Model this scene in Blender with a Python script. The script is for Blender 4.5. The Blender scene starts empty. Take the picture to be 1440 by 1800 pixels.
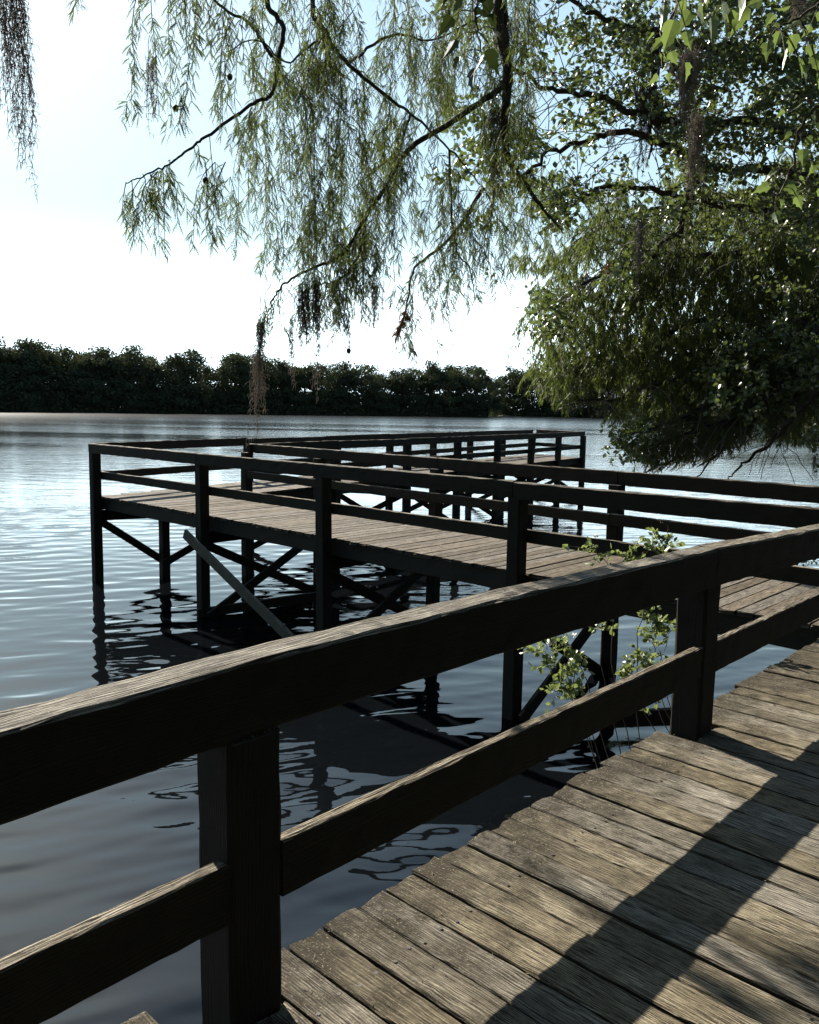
import bpy, math, random
import numpy as np
from mathutils import Vector
RS = np.random.RandomState
R = math.radians
S = bpy.context.scene
COL = S.collection
WATER_TO_EYE = 3.22
DECK = WATER_TO_EYE - 1.66            # deck surface height above the water
SUN_AZ, SUN_EL = -33.0, 32.0

# ------------------------------------------------------------------ camera
PITCH, ROLL, F = math.atan(180 / 1440.), math.atan(0.0165), 1440.
_f = np.array([0, math.cos(PITCH), -math.sin(PITCH)])
_r0 = np.array([1., 0, 0]); _u0 = np.array([0, math.sin(PITCH), math.cos(PITCH)])
_r = math.cos(ROLL) * _r0 + math.sin(ROLL) * _u0
_u = -math.sin(ROLL) * _r0 + math.cos(ROLL) * _u0
EYE = np.array([0, 0, WATER_TO_EYE])
def P(x, y, d):                        # survey helper: bearing in the photo + distance along the view -> world point
    return EYE + d * (_f + _r * ((x - 720) / F) - _u * ((y - 900) / F))
cam = bpy.data.cameras.new('camera'); co = bpy.data.objects.new('camera', cam); COL.objects.link(co)
from mathutils import Matrix
co.matrix_world = Matrix(((_r[0], _u[0], -_f[0], 0), (_r[1], _u[1], -_f[1], 0), (_r[2], _u[2], -_f[2], WATER_TO_EYE), (0, 0, 0, 1)))
cam.sensor_fit = 'HORIZONTAL'; cam.sensor_width = 36; cam.lens = 36; cam.clip_end = 6000; cam.clip_start = .05
S.camera = co

# boardwalk axes: U along the boardwalk, V out over the lake along the pier
UA = R(43.5)
UX = np.array([math.sin(UA), math.cos(UA), 0.]); VX = np.array([-math.cos(UA), math.sin(UA), 0.])
def W(u, v, z=0.):                     # z relative to the deck surface
    return UX * u + VX * v + np.array([0, 0, DECK + z])

# ------------------------------------------------------------------ tagging
def tag(o, label=None, cat=None, group=None, kind=None):
    if label: o['label'] = label
    if cat: o['category'] = cat
    if group: o['group'] = group
    if kind: o['kind'] = kind
    return o
def empty(name, loc):
    o = bpy.data.objects.new(name, None); COL.objects.link(o); o.location = Vector(loc); o.empty_display_size = .2
    return o

# ------------------------------------------------------------------ mesh collector (numpy)
class MB:
    def __init__(s): s.v = []; s.f = []; s.n = 0; s.m = []; s.uv = []; s.sm = []; s.att = []
    def add(s, v, f, m=0, uv=None, smooth=False, att=None):
        v = np.asarray(v, float); f = np.asarray(f, int)
        s.v.append(v); s.f.append(f + s.n); s.m.append(np.full(len(f), m)); s.sm.append(np.full(len(f), smooth))
        s.uv.append(np.zeros((f.size, 2)) if uv is None else uv); s.n += len(v)
        s.att.append(np.zeros(len(v)) if att is None else np.broadcast_to(att, (len(v),)))
    def build(s, name, mats, parent=None, origin=None):
        me = bpy.data.meshes.new(name)
        V = np.concatenate(s.v)
        org = np.zeros(3) if origin is None else np.asarray(origin, float)
        if parent is not None and origin is None: org = np.array(parent_world(parent))
        V = V - org
        tot = sum(f.size for f in s.f); nf = sum(len(f) for f in s.f)
        me.vertices.add(len(V)); me.vertices.foreach_set('co', V.ravel())
        me.loops.add(tot); me.loops.foreach_set('vertex_index', np.concatenate([f.ravel() for f in s.f]))
        st = np.concatenate([np.full(len(f), f.shape[1]) for f in s.f]); starts = np.concatenate([[0], np.cumsum(st)[:-1]])
        me.polygons.add(nf); me.polygons.foreach_set('loop_start', starts)
        me.polygons.foreach_set('material_index', np.concatenate(s.m).astype(int))
        me.polygons.foreach_set('use_smooth', np.concatenate(s.sm).astype(bool))
        uvl = me.uv_layers.new(name='UVMap'); uvl.data.foreach_set('uv', np.concatenate(s.uv).ravel())
        a = me.attributes.new('tone', 'FLOAT', 'POINT'); a.data.foreach_set('value', np.concatenate(s.att))
        me.update(calc_edges=True); me.validate()
        for m in (mats if isinstance(mats, (list, tuple)) else [mats]): me.materials.append(m)
        o = bpy.data.objects.new(name, me); COL.objects.link(o)
        if parent is not None:
            o.parent = parent
            if origin is not None:
                o.location = Vector(np.asarray(origin) - np.array(parent_world(parent)))
        else: o.location = Vector(org)
        return o
def parent_world(p):
    l = Vector((0, 0, 0))
    while p is not None: l += p.location; p = p.parent
    return l

def unit(a): a = np.asarray(a, float); return a / (np.linalg.norm(a, axis=-1, keepdims=True) + 1e-12)

# board: chamfered, slightly warped and chewed timber from p0 to p1; w across (side axis), h along up axis
_br = RS(5)
def board(mb, p0, p1, w, h, up=(0, 0, 1), seg=.25, ch=.006, rough=.002, ragged=0., mat=0, bow=None, tone=None):
    p0 = np.asarray(p0, float); p1 = np.asarray(p1, float)
    L = np.linalg.norm(p1 - p0); d = (p1 - p0) / L
    side = unit(np.cross(d, up)); upv = unit(np.cross(side, d))
    n = max(2, int(L / seg) + 1)
    a, b, c = w / 2, h / 2, min(ch, w / 3, h / 3)
    # section, counter-clockwise, with two extra points on the long sides so that wear shows
    sec = np.array([[-a + c, b], [-a * .4, b], [a * .4, b], [a - c, b], [a, b - c], [a, 0], [a, -b + c], [a - c, -b], [-a + c, -b], [-a, -b + c], [-a, 0], [-a, b - c]])
    k = len(sec); t = np.linspace(0, 1, n)
    per = np.concatenate([[0], np.cumsum(np.linalg.norm(np.roll(sec, -1, 0) - sec, axis=1))])
    V = np.zeros((n, k, 3))
    wob = _br.uniform(-1, 1, (2,)) * rough * 1.5
    for i, tt in enumerate(t):
        s2 = sec + _br.uniform(-rough, rough, sec.shape)
        if ragged and i in (0, n - 1):
            off = _br.uniform(-ragged, ragged, k)
        else: off = np.zeros(k)
        cen = p0 + d * (tt * L) + side * wob[0] * math.sin(3 * tt + 1) + upv * wob[1] * math.sin(2.3 * tt)
        if bow is not None: cen = cen + np.array([0, 0, bow(tt)])
        V[i] = cen + s2[:, :1] * side + s2[:, 1:] * upv + off[:, None] * d
    idx = np.arange(n * k).reshape(n, k)
    j = np.arange(k); j2 = (j + 1) % k
    f = np.stack([idx[:-1, j], idx[:-1, j2], idx[1:, j2], idx[1:, j]], -1).reshape(-1, 4)
    uo = _br.uniform(0, 50, 2)
    uv = np.zeros((n - 1, k, 4, 2))
    uv[..., 0, 0] = per[j]; uv[..., 3, 0] = per[j]; uv[..., 1, 0] = per[j + 1]; uv[..., 2, 0] = per[j + 1]
    uv[:, :, 0, 1] = uv[:, :, 1, 1] = (t[:-1] * L)[:, None]; uv[:, :, 2, 1] = uv[:, :, 3, 1] = (t[1:] * L)[:, None]
    tn = _br.uniform(0, 1) if tone is None else tone
    mb.add(V.reshape(-1, 3), f[:, ::-1], mat, (uv.reshape(-1, 4, 2)[:, ::-1].reshape(-1, 2) + uo), att=tn)
    base = mb.n - n * k
    for ring, flip in ((idx[0], True), (idx[-1], False)):
        q = ring if flip else ring[::-1]
        mb.f.append((q + base).reshape(1, k)); mb.m.append(np.array([mat])); mb.sm.append(np.array([False]))
        mb.uv.append(np.tile(uo, (k, 1)) + np.column_stack([np.linspace(0, w, k), np.linspace(0, .02, k)]))

def tube(mb, pts, rad, k=6, mat=0, tone=.5, smooth=True):
    pts = np.asarray(pts, float); n = len(pts); rad = np.broadcast_to(rad, (n,))
    T = unit(np.gradient(pts, axis=0))
    ref = np.array([.31, .22, .92]); A = unit(np.cross(T, ref)); B = np.cross(T, A)
    an = np.linspace(0, 2 * math.pi, k, endpoint=False)
    V = pts[:, None] + rad[:, None, None] * (A[:, None] * np.cos(an)[None, :, None] + B[:, None] * np.sin(an)[None, :, None])
    idx = np.arange(n * k).reshape(n, k); j = np.arange(k); j2 = (j + 1) % k
    f = np.stack([idx[:-1, j], idx[:-1, j2], idx[1:, j2], idx[1:, j]], -1).reshape(-1, 4)
    per = np.cumsum(np.r_[0, np.linalg.norm(np.diff(pts, axis=0), axis=1)])
    uv = np.zeros((n - 1, k, 4, 2)); uv[..., 0, 0] = uv[..., 3, 0] = j * .03; uv[..., 1, 0] = uv[..., 2, 0] = (j + 1) * .03
    uv[:, :, 0, 1] = uv[:, :, 1, 1] = per[:-1, None]; uv[:, :, 2, 1] = uv[:, :, 3, 1] = per[1:, None]
    mb.add(V.reshape(-1, 3), f, mat, uv.reshape(-1, 2), smooth, tone)

def smooth_path(pts, m=6, jit=0., rng=None):
    pts = np.asarray(pts, float); out = []
    Q = np.vstack([2 * pts[0] - pts[1], pts, 2 * pts[-1] - pts[-2]])
    for i in range(1, len(Q) - 2):
        for s in np.arange(m) / m:
            a, b, c, d = Q[i - 1], Q[i], Q[i + 1], Q[i + 2]
            out.append(.5 * (2 * b + (c - a) * s + (2 * a - 5 * b + 4 * c - d) * s * s + (3 * b - a - 3 * c + d) * s ** 3))
    out.append(pts[-1]); out = np.array(out)
    if jit: out[1:-1] += rng.normal(0, jit, out[1:-1].shape)
    return out

# ------------------------------------------------------------------ materials
class NT:
    def __init__(s, name):
        s.mat = bpy.data.materials.new(name); s.mat.use_nodes = True; s.t = s.mat.node_tree; s.t.nodes.clear()
        s.out = s.t.nodes.new('ShaderNodeOutputMaterial')
    def n(s, typ, ins=None, **kw):
        nd = s.t.nodes.new('ShaderNode' + typ)
        for k, v in kw.items(): setattr(nd, k, v)
        for k, v in (ins or {}).items():
            if isinstance(v, bpy.types.NodeSocket): s.t.links.new(v, nd.inputs[k])
            else: nd.inputs[k].default_value = v
        return nd
    def math(s, op, a, b=0., c=None, clamp=False):
        ins = {0: a, 1: b}
        if c is not None: ins[2] = c
        return s.n('Math', ins, operation=op, use_clamp=clamp).outputs[0]
    def mix(s, fac, a, b):
        nd = s.n('Mix', None, data_type='RGBA')
        for i, v in ((0, fac), (6, a), (7, b)):
            if isinstance(v, bpy.types.NodeSocket): s.t.links.new(v, nd.inputs[i])
            else: nd.inputs[i].default_value = v if i == 0 else (*v, 1)
        return nd.outputs[2]
    def rng(s, v, a, b, c=0., d=1.):
        return s.n('MapRange', {0: v, 1: a, 2: b, 3: c, 4: d}).outputs[0]
    def noise(s, vec, scale, detail=3., rough=.55, dist=0.):
        return s.n('TexNoise', {'Vector': vec, 'Scale': scale, 'Detail': detail, 'Roughness': rough, 'Distortion': dist}).outputs['Fac']

def wood(name, side, top, light, moss=0., bump=.6, rough=.85, gfreq=105.):
    m = NT(name); uv = m.n('UVMap', uv_map='UVMap').outputs[0]; tone = m.n('Attribute', attribute_name='tone').outputs['Fac']
    sep = m.n('SeparateXYZ', {0: uv}); x, y = sep.outputs[0], sep.outputs[1]
    st = m.n('Mapping', {'Vector': uv, 'Scale': (1, .09, 1)}).outputs[0]
    st2 = m.n('Mapping', {'Vector': uv, 'Scale': (1, .22, 1)}).outputs[0]
    kn = m.n('TexVoronoi', {'Vector': st2, 'Scale': 4.2, 'Randomness': 1.}, feature='F1').outputs['Distance']
    knot = m.rng(kn, 0., .22, 1., 0.)
    low = m.noise(st, 9., 2.)
    ph = m.math('ADD', m.math('MULTIPLY', x, gfreq * 6.28), m.math('MULTIPLY', low, 60.))
    ph = m.math('ADD', ph, m.math('MULTIPLY', m.math('MULTIPLY', knot, knot), 26.))
    ring = m.math('ADD', m.math('MULTIPLY', m.math('SINE', ph), .5), .5)
    ring = m.math('POWER', ring, .7)
    fine = m.noise(m.n('Mapping', {'Vector': uv, 'Scale': (1, .03, 1)}).outputs[0], 230., 4., .75)
    blot = m.noise(uv, 5.5, 5., .65); speck = m.noise(uv, 150., 3., .7)
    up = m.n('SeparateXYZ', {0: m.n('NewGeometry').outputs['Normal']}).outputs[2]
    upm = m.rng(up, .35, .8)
    rv = m.rng(m.noise(m.n('Mapping', {'Vector': uv, 'Scale': (1, .3, 1)}).outputs[0], 12., 3.), .35, .65, .25, 1.)
    c_top = m.mix(m.math('MULTIPLY', ring, rv), top, light)
    c_top = m.mix(m.rng(fine, .45, .51, 1., 0.), c_top, tuple(v * .2 for v in top))
    c_top = m.mix(m.rng(blot, .5, .72, 0., .7), c_top, tuple(v * .38 for v in top))
    c_top = m.mix(m.math('MULTIPLY', m.rng(speck, .62, .7), .5), c_top, tuple(min(1, v * 1.35) for v in light))
    c_top = m.mix(m.math('MULTIPLY', knot, m.rng(knot, .75, .95, 0., .8)), c_top, tuple(v * .4 for v in top))
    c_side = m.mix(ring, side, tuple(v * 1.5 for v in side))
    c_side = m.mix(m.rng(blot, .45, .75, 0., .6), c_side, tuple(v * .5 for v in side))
    hue = m.n('TexWhiteNoise', {'W': tone}, noise_dimensions='1D').outputs['Value']
    c_top = m.n('HueSaturation', {'Color': c_top, 'Saturation': m.rng(hue, 0, 1, .55, 1.05), 'Value': m.rng(hue, 0, 1, 1.22, .82)}).outputs[0]
    col = m.mix(upm, c_side, c_top)  # bleached tops; side faces coloured darker, so shade is painted into them
    col = m.mix(m.rng(tone, 0., 1., .0, .42), col, tuple(v * .5 for v in side))
    if moss:                                                     # dirt and dark algae along the lake edge of the boardwalk
        ob = m.n('TexCoord').outputs['Object']
        dist = m.n('VectorMath', {0: ob, 1: tuple(VX)}, operation='DOT_PRODUCT').outputs['Value']
        e = m.math('ADD', m.rng(dist, .9, 2.0), m.rng(m.noise(ob, 5., 6., .75), .3, .75, -.6, .5))
        dirt = m.math('MULTIPLY', m.rng(e, .22, .85), upm)
        sp = m.noise(ob, 95., 5., .8)
        dc = m.mix(m.rng(sp, .57, .66), (.024, .019, .011), tuple(v * .8 for v in light))
        col = m.mix(m.math('MULTIPLY', dirt, moss), col, dc)
    hgt = m.math('ADD', m.math('MULTIPLY', ring, .5), m.math('ADD', m.math('MULTIPLY', fine, .9), m.math('MULTIPLY', speck, .5)))
    bp = m.n('Bump', {'Height': hgt, 'Strength': bump, 'Distance': .0035})
    bs = m.n('BsdfPrincipled', {'Base Color': col, 'Roughness': rough, 'Normal': bp.outputs[0], 'Specular IOR Level': .12})
    m.t.links.new(bs.outputs[0], m.out.inputs[0]); return m.mat

M = {}
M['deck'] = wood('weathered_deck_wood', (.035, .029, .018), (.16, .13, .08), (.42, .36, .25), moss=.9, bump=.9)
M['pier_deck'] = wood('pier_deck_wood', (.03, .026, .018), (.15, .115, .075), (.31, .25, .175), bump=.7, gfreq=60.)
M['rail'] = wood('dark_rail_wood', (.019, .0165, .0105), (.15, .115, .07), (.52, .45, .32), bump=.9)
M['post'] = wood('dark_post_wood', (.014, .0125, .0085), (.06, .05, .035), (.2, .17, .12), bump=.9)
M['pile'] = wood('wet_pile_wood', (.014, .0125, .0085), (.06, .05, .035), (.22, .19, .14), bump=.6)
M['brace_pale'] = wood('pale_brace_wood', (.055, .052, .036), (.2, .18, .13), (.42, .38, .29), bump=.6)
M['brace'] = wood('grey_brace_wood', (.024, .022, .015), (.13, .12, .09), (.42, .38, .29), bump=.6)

def plain(name, col, rough=.8, var=.3, scale=20., spec=.3, trans=0., bump=0., tcol=(1.1, 1.15, .6)):
    m = NT(name); ob = m.n('TexCoord').outputs['Object']; nz = m.noise(ob, scale, 4.)
    tone = m.n('Attribute', attribute_name='tone').outputs['Fac']
    c = m.mix(nz, tuple(v * (1 - var) for v in col), tuple(min(1, v * (1 + var)) for v in col))
    c = m.mix(m.rng(tone, 0, 1, 0, .5), c, tuple(min(1, v * 1.9) for v in col))
    ins = {'Base Color': c, 'Roughness': rough, 'Specular IOR Level': spec}
    if bump: ins['Normal'] = m.n('Bump', {'Height': m.noise(ob, scale * 3, 4.), 'Strength': bump, 'Distance': .02}).outputs[0]
    bs = m.n('BsdfPrincipled', ins); out = bs.outputs[0]
    if trans:
        tr = m.n('BsdfTranslucent', {'Color': m.mix(.5, c, tuple(min(1, v * 2.2) for v in (col[0] * tcol[0], col[1] * tcol[1], col[2] * tcol[2])))}).outputs[0]
        out = m.n('MixShader', {0: trans, 1: out, 2: tr}).outputs[0]
    m.t.links.new(out, m.out.inputs[0]); return m.mat
M['bark'] = plain('bark', (.035, .029, .022), .9, .5, 14., .2, bump=.5)
M['twig'] = plain('twig_bark', (.05, .04, .028), .85, .3, 30., .3)
M['twig_pale'] = plain('pale_twig_bark', (.11, .095, .075), .8, .3, 30., .3)
M['needle'] = plain('cypress_needles', (.068, .084, .028), .55, .35, 3., .35, trans=.45)
M['needle_dark'] = plain('cypress_needles_inner', (.066, .082, .026), .55, .4, 1.2, .35, trans=.44)
M['leaf'] = plain('maple_leaf_small', (.066, .084, .028), .36, .35, 1.5, .7, trans=.34)
M['leaf_big'] = plain('maple_leaf_near', (.09, .12, .04), .4, .35, 25., .4, trans=.45, tcol=(.9, .95, .6))
M['leaf_shade'] = plain('maple_leaf_in_shade', (.018, .026, .008), .5, .2, 12., .3, trans=.2)  # near leaf in a darker colour, its shade painted in
M['shrub'] = plain('rose_leaf', (.13, .155, .065), .4, .3, 9., .5, trans=.35)
M['petal'] = plain('white_petal', (.8, .8, .74), .6, .05, 9., .3, trans=.3)
M['moss'] = plain('spanish_moss', (.26, .235, .20), .9, .35, 8., .1, trans=.5, tcol=(.8, .8, .85))
M['moss_dark'] = plain('spanish_moss_dark', (.11, .09, .075), .9, .35, 8., .1, trans=.25, tcol=(.8, .8, .85))
M['rust'] = plain('dead_needles', (.10, .042, .022), .8, .3, 9., .2, trans=.2)
M['far'] = plain('far_foliage', (.042, .050, .027), .8, .7, .09, .05, trans=.16)
M['nail'] = plain('rusty_nail', (.03, .02, .015), .6, .2, 60., .5)
M['litter'] = plain('dry_litter', (.10, .075, .045), .8, .5, 40., .3)
M['ground'] = plain('bank_soil', (.06, .055, .03), .95, .5, .3, .1, bump=.4)
M['cone'] = plain('cypress_cone', (.035, .03, .018), .8, .3, 50., .2)

# water
m = NT('lake_water'); ob = m.n('TexCoord').outputs['Object']
w1 = m.noise(m.n('Mapping', {'Vector': ob, 'Scale': (.35, 1, 1), 'Rotation': (0, 0, .12)}).outputs[0], 1.3, 3., .5)
w2 = m.noise(m.n('Mapping', {'Vector': ob, 'Scale': (.4, 1, 1), 'Rotation': (0, 0, -.2)}).outputs[0], 6., 3., .6)
gust = m.rng(m.noise(m.n('Mapping', {'Vector': ob, 'Scale': (.25, 1, 1)}).outputs[0], .035, 3.), .42, .62, .25, 1.)
dist = m.n('VectorMath', {0: ob}, operation='LENGTH').outputs['Value']
farw = m.rng(dist, 4., 60., .22, 1.5)
h = m.math('MULTIPLY', m.math('ADD', m.math('MULTIPLY', w1, 1.), m.math('MULTIPLY', w2, .22)), m.math('MULTIPLY', gust, farw))
bp = m.n('Bump', {'Height': h, 'Strength': 1., 'Distance': .05})
wr = m.rng(dist, 25., 260., .025, .17)
bs = m.n('BsdfPrincipled', {'Base Color': (.003, .0038, .0046, 1), 'Roughness': wr, 'IOR': 1.333, 'Specular IOR Level': .72, 'Normal': bp.outputs[0]})
m.t.links.new(bs.outputs[0], m.out.inputs[0]); M['water'] = m.mat

# ------------------------------------------------------------------ world and sun
w = bpy.data.worlds.new('World'); S.world = w; w.use_nodes = True; nt = w.node_tree
sky = nt.nodes.new('ShaderNodeTexSky'); sky.sky_type = 'NISHITA'; sky.sun_disc = False
sky.sun_elevation = R(SUN_EL); sky.sun_rotation = R(SUN_AZ); sky.dust_density = .9; sky.air_density = 1.0; sky.ozone_density = 1.0
bg = nt.nodes['Background']; bg.inputs[1].default_value = .055
tint = nt.nodes.new('ShaderNodeMix'); tint.data_type = 'RGBA'; tint.blend_type = 'MULTIPLY'; tint.inputs[0].default_value = 1; nt.links.new(sky.outputs[0], tint.inputs[6]); tint.inputs[7].default_value = (.90, 1.04, 1.12, 1)
tc = nt.nodes.new('ShaderNodeTexCoord'); sx = nt.nodes.new('ShaderNodeSeparateXYZ'); nt.links.new(tc.outputs['Generated'], sx.inputs[0])
mr = nt.nodes.new('ShaderNodeMapRange'); mr.interpolation_type = 'SMOOTHSTEP'; nt.links.new(sx.outputs[2], mr.inputs[0]); mr.inputs[1].default_value = -.02; mr.inputs[2].default_value = .95; mr.inputs[3].default_value = .93; mr.inputs[4].default_value = 0
dt = nt.nodes.new('ShaderNodeVectorMath'); dt.operation = 'DOT_PRODUCT'; nt.links.new(tc.outputs['Generated'], dt.inputs[0]); dt.inputs[1].default_value = (math.sin(R(-12)), math.cos(R(-12)), 0)
ga = nt.nodes.new('ShaderNodeMapRange'); ga.interpolation_type = 'SMOOTHSTEP'; nt.links.new(dt.outputs['Value'], ga.inputs[0]); ga.inputs[1].default_value = -.1; ga.inputs[2].default_value = .75
def mulg(v):
    k = nt.nodes.new('ShaderNodeMath'); k.operation = 'MULTIPLY'; nt.links.new(v, k.inputs[0]); nt.links.new(ga.outputs[0], k.inputs[1]); return k.outputs[0]
hz = nt.nodes.new('ShaderNodeMix'); hz.data_type = 'RGBA'; nt.links.new(mulg(mr.outputs[0]), hz.inputs[0]); nt.links.new(tint.outputs[2], hz.inputs[6]); hz.inputs[7].default_value = (5.0, 6.9, 7.7, 1)   # morning haze whitening the low sky
m2 = nt.nodes.new('ShaderNodeMapRange'); m2.interpolation_type = 'SMOOTHERSTEP'; nt.links.new(sx.outputs[2], m2.inputs[0]); m2.inputs[1].default_value = -.02; m2.inputs[2].default_value = .24; m2.inputs[3].default_value = 1; m2.inputs[4].default_value = 0
h2 = nt.nodes.new('ShaderNodeMix'); h2.data_type = 'RGBA'; nt.links.new(mulg(m2.outputs[0]), h2.inputs[0]); nt.links.new(hz.outputs[2], h2.inputs[6]); h2.inputs[7].default_value = (23., 28., 30., 1)   # bright glow low over the lake
nt.links.new(h2.outputs[2], bg.inputs[0])
sl = bpy.data.lights.new('sun', 'SUN'); sl.energy = 5.0; sl.angle = R(.53); sl.color = (1, .93, .82)
so = bpy.data.objects.new('sun', sl); COL.objects.link(so)
sd = Vector((math.sin(R(SUN_AZ)) * math.cos(R(SUN_EL)), math.cos(R(SUN_AZ)) * math.cos(R(SUN_EL)), math.sin(R(SUN_EL))))
so.rotation_euler = sd.to_track_quat('Z', 'Y').to_euler(); so.location = sd * 50
S.view_settings.view_transform = 'Standard'; S.view_settings.look = 'None'; S.view_settings.exposure = 1.45; S.view_settings.gamma = 1
S.cycles.max_bounces = 6; S.cycles.transparent_max_bounces = 4

# ------------------------------------------------------------------ lake and ground
def shore_r(az):                       # distance of the shore by bearing in degrees
    pts = [(-180, 9), (-150, 12), (-120, 25), (-95, 90), (-70, 240), (-40, 330), (-27, 345), (-15, 365), (-5, 395), (3, 425), (5.2, 440), (6.2, 560), (12, 520), (18, 420), (27, 240), (40, 110), (55, 50), (75, 22), (100, 9), (130, 6), (180, 9)]
    return np.interp(az, [p[0] for p in pts], [p[1] for p in pts])
def polar(radii, azs):
    r, a = np.meshgrid(radii, np.radians(azs), indexing='ij')
    n, k = r.shape; idx = np.arange(n * k).reshape(n, k)
    f = np.stack([idx[:-1, :-1], idx[:-1, 1:], idx[1:, 1:], idx[1:, :-1]], -1).reshape(-1, 4)[:, ::-1]
    return r, a, f
# ground sheet: lake bed and banks out to the horizon
azs = np.linspace(-180, 180, 241); rad = np.concatenate([[.01], np.geomspace(3, 5000, 150)])
r, a, f = polar(rad, azs); sr = shore_r(np.degrees(a))
t = (r - sr) / np.maximum(2.5, sr * .012)
z = np.where(t < 0, np.maximum(-2.2, t * .35), 0) + np.where(t >= 0, np.minimum(t * .25, 1.2), 0)
z = z + np.where(t > 1, .25 * np.sin(r * .31) * np.sin(a * 37), 0) + np.clip((r - sr - 30) / 400, 0, 1) * 3 - .06
mb = MB(); mb.add(np.stack([r * np.sin(a), r * np.cos(a), z], -1).reshape(-1, 3), f, smooth=True)
tag(mb.build('ground', M['ground']), kind='structure')
# water: fine rippled sheet near the camera growing coarser, then flat
rg = RS(3)
azs = np.concatenate([np.linspace(-180, -50, 40), np.linspace(-49.5, 49.5, 520), np.linspace(50, 180, 40)])
rad = np.concatenate([np.arange(.5, 2, .1), np.arange(2, 8, .024), 8 * np.exp(np.arange(0, 1.25, .0026)), np.geomspace(28.2, 900, 130)])
r, a, f = polar(rad, azs); X, Y = r * np.sin(a), r * np.cos(a); Z = np.zeros_like(X)
for i in range(70):
    lam = .13 * (6.5 ** (rg.rand() ** .9)); th = rg.normal(-.42, .22) if i % 3 else rg.normal(-.02, .45); kx, ky = math.sin(th) * 2 * math.pi / lam, math.cos(th) * 2 * math.pi / lam
    amp = (.00085 if lam < .4 else .00135) * lam
    lim = lam * 60                                       # fade each wave before the grid gets too coarse for it
    Z += amp * np.sin(kx * X + ky * Y + rg.rand() * 6.28) * np.clip((lim * 1.6 - r) / lim, 0, 1)
Z *= (.62 + .38 * np.sin(X * .21 + 1.3 + .5 * np.sin(Y * .17)) * np.cos(Y * .13 + X * .05)) * np.clip((r - .4) / 1.5, 0, 1)
Z *= np.clip(1.15 - .22 * np.clip((4.5 - r) / 2, 0, 1), .3, 1.2)
mb = MB(); mb.add(np.stack([X, Y, Z], -1).reshape(-1, 3), f, smooth=True)
tag(mb.build('lake_water', M['water']), kind='structure')

# ------------------------------------------------------------------ foreground boardwalk
rb = RS(11)
bw = empty('boardwalk', W(3, .6, 0)); tag(bw, 'weathered grey plank boardwalk running along the bottom right with one thick dark railing', 'boardwalk')
mb = MB(); u = -2.3; pw = .137; nails = MB()
while u < 11.5:
    w_ = pw + rb.uniform(-.006, .006); uc = u + w_ / 2
    v1 = 1.885 + rb.uniform(-.013, .013); gap = rb.uniform(.004, .012)
    for pu in (-1.72, 1.22, 4.07, 6.9):                      # notch the planks round the posts
        if uc + w_ / 2 > pu - .085 and uc - w_ / 2 < pu + .085: v1 = 1.685
    if uc + w_ / 2 < 1.137: v1 = 1.94
    zz = -.019 + rb.uniform(-.003, .003); sk = rb.uniform(-.006, .006)
    board(mb, W(uc - sk, -.62 + rb.uniform(-.02, .02), zz), W(uc + sk, v1, zz + rb.uniform(-.002, .002)), w_, .038, seg=.05, ch=.005, rough=.0016, ragged=.012)
    for vv in (-.45, .62, 1.60):
        for du in (-.04, .04):
            c = W(uc + du + rb.uniform(-.008, .008), vv + rb.uniform(-.015, .015), .0016); an = np.linspace(0, 6.28, 7)[:-1]
            vs = c + .0068 * (np.cos(an)[:, None] * UX + np.sin(an)[:, None] * VX)
            mb.add(vs, [list(range(6))], 1)
    u += w_ + gap
deck = mb.build('deck', [M['deck'], M['nail']], bw, origin=(0, 0, DECK))
for v in (-.45, .62, 1.60):
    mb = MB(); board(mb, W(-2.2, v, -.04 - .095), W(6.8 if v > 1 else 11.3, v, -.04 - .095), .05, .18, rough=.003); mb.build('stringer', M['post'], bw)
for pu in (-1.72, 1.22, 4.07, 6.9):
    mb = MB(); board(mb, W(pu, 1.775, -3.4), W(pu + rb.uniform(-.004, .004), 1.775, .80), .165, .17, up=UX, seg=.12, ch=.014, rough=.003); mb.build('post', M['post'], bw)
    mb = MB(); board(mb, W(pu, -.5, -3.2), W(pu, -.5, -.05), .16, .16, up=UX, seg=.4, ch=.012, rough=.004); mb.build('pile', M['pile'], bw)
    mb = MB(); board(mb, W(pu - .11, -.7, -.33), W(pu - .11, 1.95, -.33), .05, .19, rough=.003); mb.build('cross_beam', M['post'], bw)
def bowf(z0, zm, z1): return lambda t: z0 * (1 - t) * (1 - 2 * t) + 4 * zm * t * (1 - t) + z1 * t * (2 * t - 1)
for (ua, ub, z0, zm, z1) in ((-2.2, 4.08, 0, 0, 0), (4.085, 6.98, .985, .935, .90)):
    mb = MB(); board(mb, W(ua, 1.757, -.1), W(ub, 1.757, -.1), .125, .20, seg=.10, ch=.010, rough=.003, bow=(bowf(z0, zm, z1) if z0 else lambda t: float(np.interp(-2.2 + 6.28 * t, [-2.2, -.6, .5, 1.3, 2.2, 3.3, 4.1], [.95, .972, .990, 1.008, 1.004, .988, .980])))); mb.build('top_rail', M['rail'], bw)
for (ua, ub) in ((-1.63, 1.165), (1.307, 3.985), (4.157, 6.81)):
    mb = MB(); board(mb, W(ua, 1.722, .396), W(ub, 1.722, .396), .044, .168, seg=.06, ch=.005, rough=.002, ragged=.004); mb.build('middle_rail', M['rail'], bw)

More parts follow.
